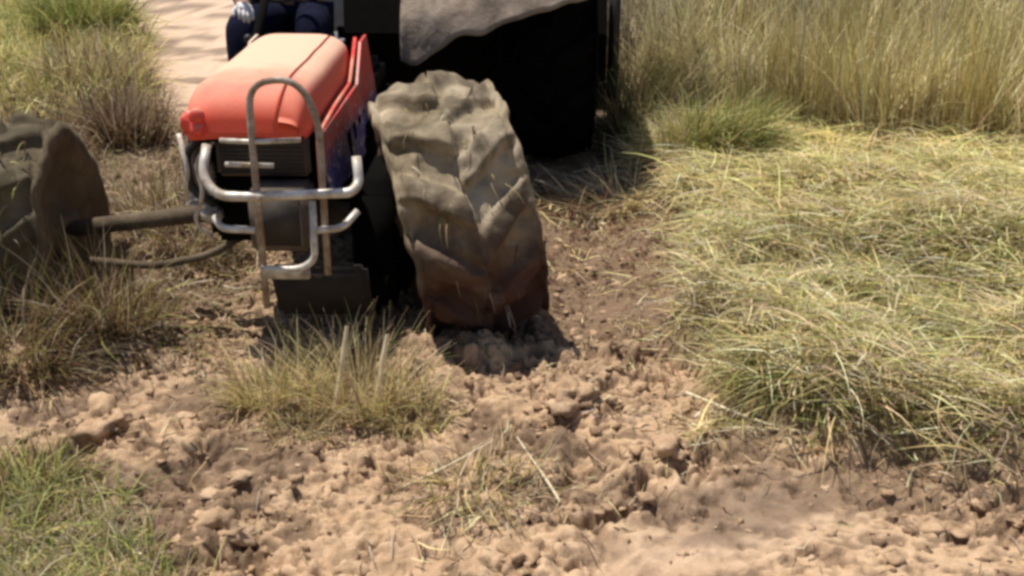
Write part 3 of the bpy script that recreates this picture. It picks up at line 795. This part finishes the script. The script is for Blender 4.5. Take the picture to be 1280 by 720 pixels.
# --- wheels
def tyre_mesh(Rr, W, nl, lug, seed, mud=.018, nth=300):
    prof = []
    nw = 34
    for i in range(nw + 1):                                  # tread, left to right
        prof.append((-W / 2 + W * i / nw, Rr, True))
    side = [(W / 2 + .018, Rr * .93), (W / 2 + .03, Rr * .84), (W / 2 + .022, Rr * .74), (W / 2 - .005, Rr * .64), (W / 2 - .03, Rr * .58)]
    full = [(-a, b, False) for a, b in side[::-1]] + prof + [(a, b, False) for a, b in side]
    P = np.zeros((nth + 1, len(full), 3)); LG = np.zeros((nth + 1, len(full)), np.float32)
    for i in range(nth + 1):
        th = 2 * math.pi * (i % nth) / nth
        for j, (w, r, tr) in enumerate(full):
            rad = r
            q = Vector((math.cos(th) * Rr, math.sin(th) * Rr, w))
            if tr:
                ph = th / (2 * math.pi) * nl
                half = 0.5 if w > 0 else 0.0
                f = (ph + half + abs(w) / W * 1.15) % 1.0
                edge = min(f, 1 - f) * 2                        # 0 at the lug centre
                l = max(0, min(1, (.52 - edge) / .16)) * min(1, max(0, (W / 2 - abs(w)) / .01 + .6))
                crown = -.055 * (abs(w) / (W / 2)) ** 2
                fill = .5 + .5 * mnoise.noise(q * 6 + Vector((seed, 0, 0)))
                LG[i, j] = l
                rad += crown + lug * l * (1 - .45 * fill) - lug * .5
            big = mnoise.noise(q * 4.5 + Vector((seed, 9, 2)))
            rad += mud * 1.6 * big
            md = mnoise.fractal(q * 7 + Vector((seed, 3, 1)), 1.0, 2.0, 3)
            rad += mud * md; w2 = w + .6 * mud * mnoise.noise(q * 11)
            P[i, j] = (w2, rad * math.cos(th), rad * math.sin(th))
    me = grid_mesh('tyre', P)
    a = me.attributes.new('lug', 'FLOAT', 'POINT'); a.data.foreach_set('value', LG.ravel())
    return me

def lathe(bm, prof, n=40):
    rings = []
    for (x, r) in prof:
        rings.append([bm.verts.new((x, r * math.cos(2 * math.pi * k / n), r * math.sin(2 * math.pi * k / n))) for k in range(n)])
    for i in range(len(rings) - 1):
        for k in range(n):
            bm.faces.new((rings[i][k], rings[i][(k + 1) % n], rings[i + 1][(k + 1) % n], rings[i + 1][k]))

def wheel(name, x, y, z, Rr, W, mat, side, nl, lug, seed, steer=0.0, camber=0.0, mud=.018, label=None, grass=True):
    w = empty(name, (x, y, z)); w.parent = trac
    w.rotation_euler = (0, camber, steer)
    if label: w['label'] = label
    t = link_mesh('tyre', tyre_mesh(Rr, W, nl, lug, seed, mud), mat, w)
    bm = bmesh.new(); s = side
    prof = [(s * (W / 2 - .02), Rr * .60), (s * (W / 2 - .03), Rr * .55), (s * (W * .30), Rr * .52), (s * W * .18, Rr * .46), (s * W * .12, Rr * .30), (s * W * .16, Rr * .22), (s * W * .30, Rr * .17), (s * W * .34, Rr * .12), (s * W * .34, .001)]
    lathe(bm, prof); prof2 = [(-a, b) for a, b in prof[:4]] + [(-s * W * .2, .08), (-s * W * .2, .001)]; lathe(bm, prof2)
    for k in range(6):
        a = 2 * math.pi * k / 6
        bmesh.ops.create_cone(bm, cap_ends=True, segments=6, radius1=.014, radius2=.014, depth=.03,
                              matrix=Matrix.Translation((s * W * .15, Rr * .26 * math.cos(a), Rr * .26 * math.sin(a))) @ Matrix.Rotation(math.pi / 2, 4, 'Y'))
    bm_obj('rim', bm, M['rim'], w)
    bm = bmesh.new(); lathe(bm, [(-s * (W / 2 - .01), Rr * .66), (-s * (W / 2 - .035), Rr * .5), (-s * (W / 2 - .05), Rr * .3), (-s * (W / 2 - .02), Rr * .18), (-s * (W / 2 + .03), Rr * .12), (-s * (W / 2 + .03), .001)], 48)
    for v in bm.verts: v.co.x += .02 * mnoise.fractal(v.co * 9 + Vector((seed, 0, 0)), .7, 2, 4)
    bm_obj('wheel_disc', bm, mat, w)
    return w
MUDR = M['tyre_mud']
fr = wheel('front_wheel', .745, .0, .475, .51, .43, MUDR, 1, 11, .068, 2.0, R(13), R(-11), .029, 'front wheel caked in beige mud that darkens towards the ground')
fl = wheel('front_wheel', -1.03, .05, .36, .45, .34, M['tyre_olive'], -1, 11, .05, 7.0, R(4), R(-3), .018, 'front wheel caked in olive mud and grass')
rr_ = wheel('rear_wheel', 1.14, 2.6, .66, .64, .50, M['tyre_black'], 1, 13, .05, 4.0, 0, 0, .008, 'rear wheel toned black for the shade of the mudguard')
rl_ = wheel('rear_wheel', -.45, 2.6, .62, .62, .30, M['tyre_black'], -1, 13, .05, 9.0, 0, 0, .008, 'rear wheel toned black for shade')

# grass caught on the front tyres
def caught(w, Rr, W, n, cols, wts, seed):
    rg = np.random.default_rng(seed)
    th = rg.uniform(math.radians(95), math.radians(230), n); ww = rg.uniform(-W / 2, W / 2, n)
    root = np.stack([ww, (Rr - .02) * np.cos(th), (Rr - .02) * np.sin(th)], -1)
    # blades hang off the front of the tyre
    phi = np.full(n, -math.pi / 2) + .6 * rg.normal(size=n)
    e0 = np.radians(rg.normal(10, 25, n)); e1 = np.radians(rg.normal(-80, 12, n))
    v, q, c = blades_geo(root, phi, e0, e1, rg.uniform(.05, .16, n), rg.uniform(.004, .009, n), pick(n, cols, wts), 4, False, 0, .3)
    me = mesh_np('caught_grass', v, q); color_attr(me, 'tint', c); smooth(me)
    o = link_mesh('caught_grass', me, M['blade'], w); o['kind'] = 'stuff'
    return o
caught(fr, .50, .32, 45, [OLIVE, GREYST, BROWN, (.10, .07, .04)], [.25, .25, .3, .2], 5)
caught(fl, .45, .32, 160, [OLIVE, BROWN, (.10, .07, .04), GREYST], [.35, .3, .2, .15], 6)

# --- axle, steering rod
bm = bmesh.new()
add_tube(bm, [(-.86, .02, .37), (-.3, .02, .44), (-.12, .0, .44), (.12, .0, .44), (.3, .0, .45), (.62, .0, .475)], [.034, .036, .075, .075, .045, .05], 14)
ax = bm_obj('front_axle', bm, M['axle'], trac)
tube_obj('tie_rod', [(-.86, -.12, .30), (-.45, -.18, .285), (-.22, -.17, .33), (-.10, -.14, .40)], [.03] * 0 or .016, M['axle'], trac, .08)

# --- mudguards over the rear wheels
def fender(side, name, x0, x1, a0l, a0r, lab=None):
    nth, nx = 60, 40
    cy, cz, r = 2.5, .66, .78
    out = []
    for layer in (0, 1):
        P = np.zeros((nx, nth, 3))
        for i in range(nx):
            u = i / (nx - 1); x = x0 + (x1 - x0) * u
            a0 = a0l + (a0r - a0l) * u ** 1.1 + R(3.0) * mnoise.noise(Vector((x * 7, 3, 0))) + R(5) * math.exp(-((u - .10) / .10) ** 2) * -1
            for k in range(nth):
                a = a0 + (R(165) - a0) * k / (nth - 1)
                bulge = .05 * math.sin(math.pi * min(1, max(0, u)))
                rr = r + bulge + .018 * mnoise.fractal(Vector((x * 5, a * 4, 1)), .7, 2, 4) - layer * .012
                P[i, k] = (x, cy - rr * math.cos(a), cz + rr * math.sin(a))
        out.append(P)
    A, B = out
    n, m = A.shape[:2]
    V = np.concatenate([A.reshape(-1, 3), B.reshape(-1, 3)])
    i = np.arange(n * m).reshape(n, m); j = i + n * m
    q = [np.stack([i[:-1, :-1], i[1:, :-1], i[1:, 1:], i[:-1, 1:]], -1).reshape(-1, 4),
         np.stack([j[:-1, :-1], j[:-1, 1:], j[1:, 1:], j[1:, :-1]], -1).reshape(-1, 4)]
    for a, b in ((i[:, 0], j[:, 0]), (i[:, -1], j[:, -1]), (i[0], j[0]), (i[-1], j[-1])):
        q.append(np.stack([a[:-1], a[1:], b[1:], b[:-1]], -1))
    me = mesh_np(name, V, np.concatenate(q)); smooth(me)
    bm = bmesh.new(); bm.from_mesh(me); bpy.data.meshes.remove(me)
    o = bm_obj(name, bm, M['fender'], trac)
    if lab: o['label'] = lab
    return o
fe = fender(1, 'mudguard', .33, 1.40, R(9), R(33), 'mud caked mudguard with a ragged lower edge above the black rear wheel')
fender(-1, 'mudguard', -.66, -.28, R(62), R(62))
bm = bmesh.new(); add_tube(bm, [(.14, 1.55, .50), (.14, 1.62, .74)], .02, 10); add_box(bm, (.45, 1.75, .40), (.62, .5, .03), .006)
bm_obj('shade_board', bm, M['black'], trac)  # black board added to darken the lit gap below the mudguard

# --- rotary tiller behind, with its gear post on the right
til = empty('rotary_tiller', (0, 3.5, .06)); til.parent = trac; til['label'] = 'black rotary tiller hood across the back of the tractor'
bm = bmesh.new()
pf = [(-.26, .30), (-.30, .62), (-.16, .86), (.12, .90), (.34, .70), (.42, .28)]
for x in (-.95, 1.40):
    pass
pf = [(-.30, .10)] + pf
ra = [bm.verts.new((-.80, a, b)) for a, b in pf]; rb = [bm.verts.new((1.55, a, b)) for a, b in pf]
for k in range(len(pf) - 1): bm.faces.new((ra[k], ra[k + 1], rb[k + 1], rb[k]))
bm.faces.new(ra[::-1]); bm.faces.new(rb)
bm_obj('tiller_hood', bm, M['black'], til, False)
bm = bmesh.new(); add_box(bm, (1.60, -.20, .66), (.075, .12, 1.02), .02); gp = bm_obj('gear_post', bm, M['dark_metal'], til)
for k in range(9):
    bm = bmesh.new()
    for s in range(3):
        a = 2 * math.pi * s / 3 + k * .7; x = -.70 + k * .27
        add_tube(bm, [(x, .05, .32), (x, .05 + .16 * math.cos(a), .32 + .16 * math.sin(a)), (x + .05, .05 + .25 * math.cos(a + .4), .32 + .25 * math.sin(a + .4))], [.02, .016, .008], 6)
    bm_obj('tine', bm, M['black'], til)
bm = bmesh.new(); add_tube(bm, [(-.79, .05, .32), (1.54, .05, .32)], .035, 12); bm_obj('tine_shaft', bm, M['black'], til)

# --- seat, dash, steering
SX = -.28
bm = bmesh.new(); add_box(bm, (SX, 2.05, .79), (.46, .44, .10), .04); add_box(bm, (SX, 2.29, 1.03), (.44, .09, .42), .04, Matrix.Rotation(R(-10), 3, 'X')); bm_obj('seat', bm, M['seat'], trac)
bm = bmesh.new(); add_box(bm, (SX, 2.05, .62), (.30, .3, .30), .02); bm_obj('seat_base', bm, M['black'], trac)
bm = bmesh.new(); add_box(bm, (SX * .4, .75, .83), (.40, .16, .28), .03); dash = bm_obj('dashboard', bm, M['black'], trac)
bm = bmesh.new(); add_tube(bm, [(SX, .80, .80), (SX, 1.46, 1.23)], .022, 10); bm_obj('steering_column', bm, M['black'], trac)
bm = bmesh.new()
sc_c = Vector((SX, 1.48, 1.245)); ax_d = Vector((0, .44, .33)).normalized(); u1 = Vector((1, 0, 0)); u2 = ax_d.cross(u1)
ring = [sc_c + (u1 * math.cos(2 * math.pi * k / 40) + u2 * math.sin(2 * math.pi * k / 40)) * .19 for k in range(41)]
add_tube(bm, ring, .014, 8, False)
for k in range(3):
    a = 2 * math.pi * k / 3 + .5; add_tube(bm, [sc_c, sc_c + (u1 * math.cos(a) + u2 * math.sin(a)) * .19], .010, 6)
bm_obj('steering_wheel', bm, M['rubber'], trac)
bm = bmesh.new(); add_tube(bm, [(SX - .10, 1.25, .55), (SX - .09, 1.27, .93)], .010, 8); bmesh.ops.create_uvsphere(bm, u_segments=12, v_segments=8, radius=.024, matrix=Matrix.Translation((SX - .09, 1.27, .945)))
bm_obj('gear_lever', bm, M['rubber'], trac)
bm = bmesh.new(); add_tube(bm, [(.16, .55, 1.0), (.16, .55, 1.45), (.16, .62, 1.52)], .028, 12); 

bm.free()

# ================================================================== DRIVER
drv = empty('person', tuple(TM @ Vector((SX, 2.05, .84))), YAW)
tag(drv, 'person in navy trousers and white gloves sitting behind the orange bonnet', 'person')
def skin_mesh(name, verts, edges, radii, mat, parent, sub=2, root=0):
    me = bpy.data.meshes.new(name + '_skeleton'); me.from_pydata([Vector(v) for v in verts], edges, [])
    ob = bpy.data.objects.new(name, me); COL.objects.link(ob)
    md = ob.modifiers.new('skin', 'SKIN'); md.use_smooth_shade = True
    sd = ob.modifiers.new('sub', 'SUBSURF'); sd.levels = sub; sd.render_levels = sub
    if not me.skin_vertices: me.skin_vertices.new()
    for i, r in enumerate(radii):
        d = me.skin_vertices[0].data[i]
        d.radius = (r, r) if not isinstance(r, tuple) else r
        d.use_root = (i == root)
    dg = bpy.context.evaluated_depsgraph_get(); dg.update()
    ev = bpy.data.meshes.new_from_object(ob.evaluated_get(dg))
    bpy.data.objects.remove(ob); bpy.data.meshes.remove(me)
    ev.name = name; ev.materials.clear(); smooth(ev)
    return link_mesh(name, ev, mat, parent)
# local frame: x lateral, -y forward (towards the bonnet), origin on the seat top; KL = image-left knee
hip = (0, .0, .10)
kneeA, kneeB = (-.19, -.52, .13), (.17, -.50, .12)
footA, footB = (-.17, -.60, -.36), (.18, -.58, -.36)
handA = (-.105, -.79, .12); handB = (.14, -.56, .45)
V = [hip, (0, .02, .30), (0, .03, .50), (0, .01, .60), (0, -.02, .66), (0, -.03, .76), (0, -.03, .84),
     (-.19, .02, .52), (-.29, -.14, .30), (-.16, -.52, .20), (.19, .02, .52), (.30, -.12, .30), (.20, -.40, .42),
     (-.10, .0, .08), kneeA, (-.175, -.56, -.27), (.10, .0, .08), kneeB, (.18, -.54, -.27),
     (-.17, -.66, -.33), (.18, -.64, -.33)]
E = [(0, 1), (1, 2), (2, 3), (3, 4), (4, 5), (5, 6), (2, 7), (7, 8), (8, 9), (2, 10), (10, 11), (11, 12), (0, 13), (13, 14), (14, 15), (0, 16), (16, 17), (17, 18), (15, 19), (18, 20)]
Rd = [.12, .125, .13, .06, .06, .085, .06, .06, .046, .036, .06, .046, .036, .085, .062, .045, .085, .062, .045, .035, .035]
body = skin_mesh('body', V, E, Rd, M['skin'], drv)
trous = skin_mesh('trousers', [hip, (0, .01, .20), (-.10, 0, .085), (-.15, -.28, .12), kneeA, (-.185, -.55, -.05), (-.175, -.57, -.26), (.10, 0, .085), (.14, -.27, .115), kneeB, (.18, -.53, -.05), (.18, -.555, -.26)],
                  [(0, 1), (0, 2), (2, 3), (3, 4), (4, 5), (5, 6), (0, 7), (7, 8), (8, 9), (9, 10), (10, 11)],
                  [.155, .15, .11, .105, .092, .085, .075, .11, .105, .092, .085, .075], M['navy'], drv)
shirt = skin_mesh('shirt', [(0, .01, .16), (0, .02, .34), (0, .03, .50), (0, .01, .575), (-.19, .02, .52), (-.29, -.13, .31), (-.20, -.40, .23), (.19, .02, .52), (.30, -.11, .31), (.23, -.33, .385)],
                  [(0, 1), (1, 2), (2, 3), (2, 4), (4, 5), (5, 6), (2, 7), (7, 8), (8, 9)], [.16, .155, .155, .075, .08, .064, .05, .08, .064, .05], M['shirt'], drv)
hair = skin_mesh('hair', [(0, .0, .86), (0, .03, .80), (0, .05, .73)], [(0, 1), (1, 2)], [.085, .088, .06], M['hair'], drv)
nose = skin_mesh('nose', [(0, -.115, .79), (0, -.135, .76)], [(0, 1)], [.010, .015], M['skin'], drv)
for s in (-1, 1):
    bm = bmesh.new(); bmesh.ops.create_uvsphere(bm, u_segments=12, v_segments=8, radius=.013, matrix=Matrix.Translation((s * .033, -.104, .793))); bm_obj('eye', bm, M['eye'], drv)
    skin_mesh('ear', [(s * .085, -.02, .80), (s * .092, -.015, .77)], [(0, 1)], [.018, .014], M['skin'], drv)
    k = footA if s < 0 else footB
    skin_mesh('shoe', [(k[0], k[1] + .06, k[2] + .02), (k[0], k[1] - .04, k[2] + .01), (k[0], k[1] - .16, k[2])], [(0, 1), (1, 2)], [.05, .048, .038], M['white'], drv)
skin_mesh('mouth', [(-.02, -.112, .725), (.02, -.112, .725)], [(0, 1)], [.006, .006], M['rim'], drv)
def glove(wrist, d, up, curl, side):
    """palm and five unequal, bent fingers; d = along the hand, up = back of the hand"""
    d = Vector(d).normalized(); up = Vector(up); up = (up - d * up.dot(d)).normalized(); l = d.cross(up)
    w = Vector(wrist); V = [w, w + d * .035, w + d * .075]; E = [(0, 1), (1, 2)]; Rr = [.030, .036, .034]
    for i, (o, ln) in enumerate(((-.030, .070), (-.010, .082), (.011, .076), (.031, .058))):
        b = len(V); base = w + d * (.082 - abs(o) * .2) + l * o
        p = base; V.append(p); E.append((2, b)); Rr.append(.011); ang = 0
        for s in range(3):
            ang += curl * (0.6 + .3 * s)
            p = p + (d * math.cos(ang) - up * math.sin(ang)) * ln * (.45, .32, .26)[s]
            V.append(p); E.append((b + s, b + s + 1)); Rr.append((.0105, .0098, .0085)[s])
    b = len(V); p = w + d * .03 + l * side * .036; V.append(p); E.append((1, b)); Rr.append(.014)
    p = p + (d * .6 + l * side * .7 - up * .35).normalized() * .036; V.append(p); E.append((b, b + 1)); Rr.append(.012)
    p = p + (d * .8 - up * .6 - l * side * .1).normalized() * .030; V.append(p); E.append((b + 1, b + 2)); Rr.append(.010)
    return skin_mesh('glove', V, E, Rr, M['white'], drv, 2)
glove((-.155, -.56, .235), (.30, -.85, -.10), (0, 0, 1), .95, 1)
glove((.19, -.43, .42), (-.25, -.85, .25), (0, .2, 1), .75, -1)

# ================================================================== CAMERA, LIGHT, SKY
cam = bpy.data.cameras.new('camera'); co = bpy.data.objects.new('camera', cam); COL.objects.link(co)
co.location = (0, 0, 1.8); co.rotation_euler = (R(90 - 22), 0, 0)
cam.sensor_width = 36; cam.lens = 37.8; cam.clip_end = 2000; cam.clip_start = .05
scene.camera = co

to_sun = Vector((-.30, .15, 1.0)).normalized()
sun = bpy.data.lights.new('sun', 'SUN'); so = bpy.data.objects.new('sun', sun); COL.objects.link(so)
sun.energy = 5.0; sun.angle = R(.5); sun.color = (1, .94, .84)
so.rotation_euler = to_sun.to_track_quat('Z', 'Y').to_euler(); so.location = (-6, 2, 10)
w = bpy.data.worlds.new('World'); scene.world = w; w.use_nodes = True
nt = w.node_tree; bg = nt.nodes['Background']
sky = nt.nodes.new('ShaderNodeTexSky'); sky.sky_type = 'NISHITA'; sky.sun_disc = False
sky.sun_elevation = math.asin(to_sun.z); sky.sun_rotation = math.atan2(to_sun.x, to_sun.y)
nt.links.new(sky.outputs[0], bg.inputs[0]); bg.inputs[1].default_value = .085
scene.view_settings.view_transform = 'Standard'; scene.view_settings.look = 'None'; scene.view_settings.exposure = 0; scene.view_settings.gamma = 1
scene.cycles.pixel_filter_type = 'GAUSSIAN'; scene.cycles.filter_width = 3.7
scene.cycles.max_bounces = 6
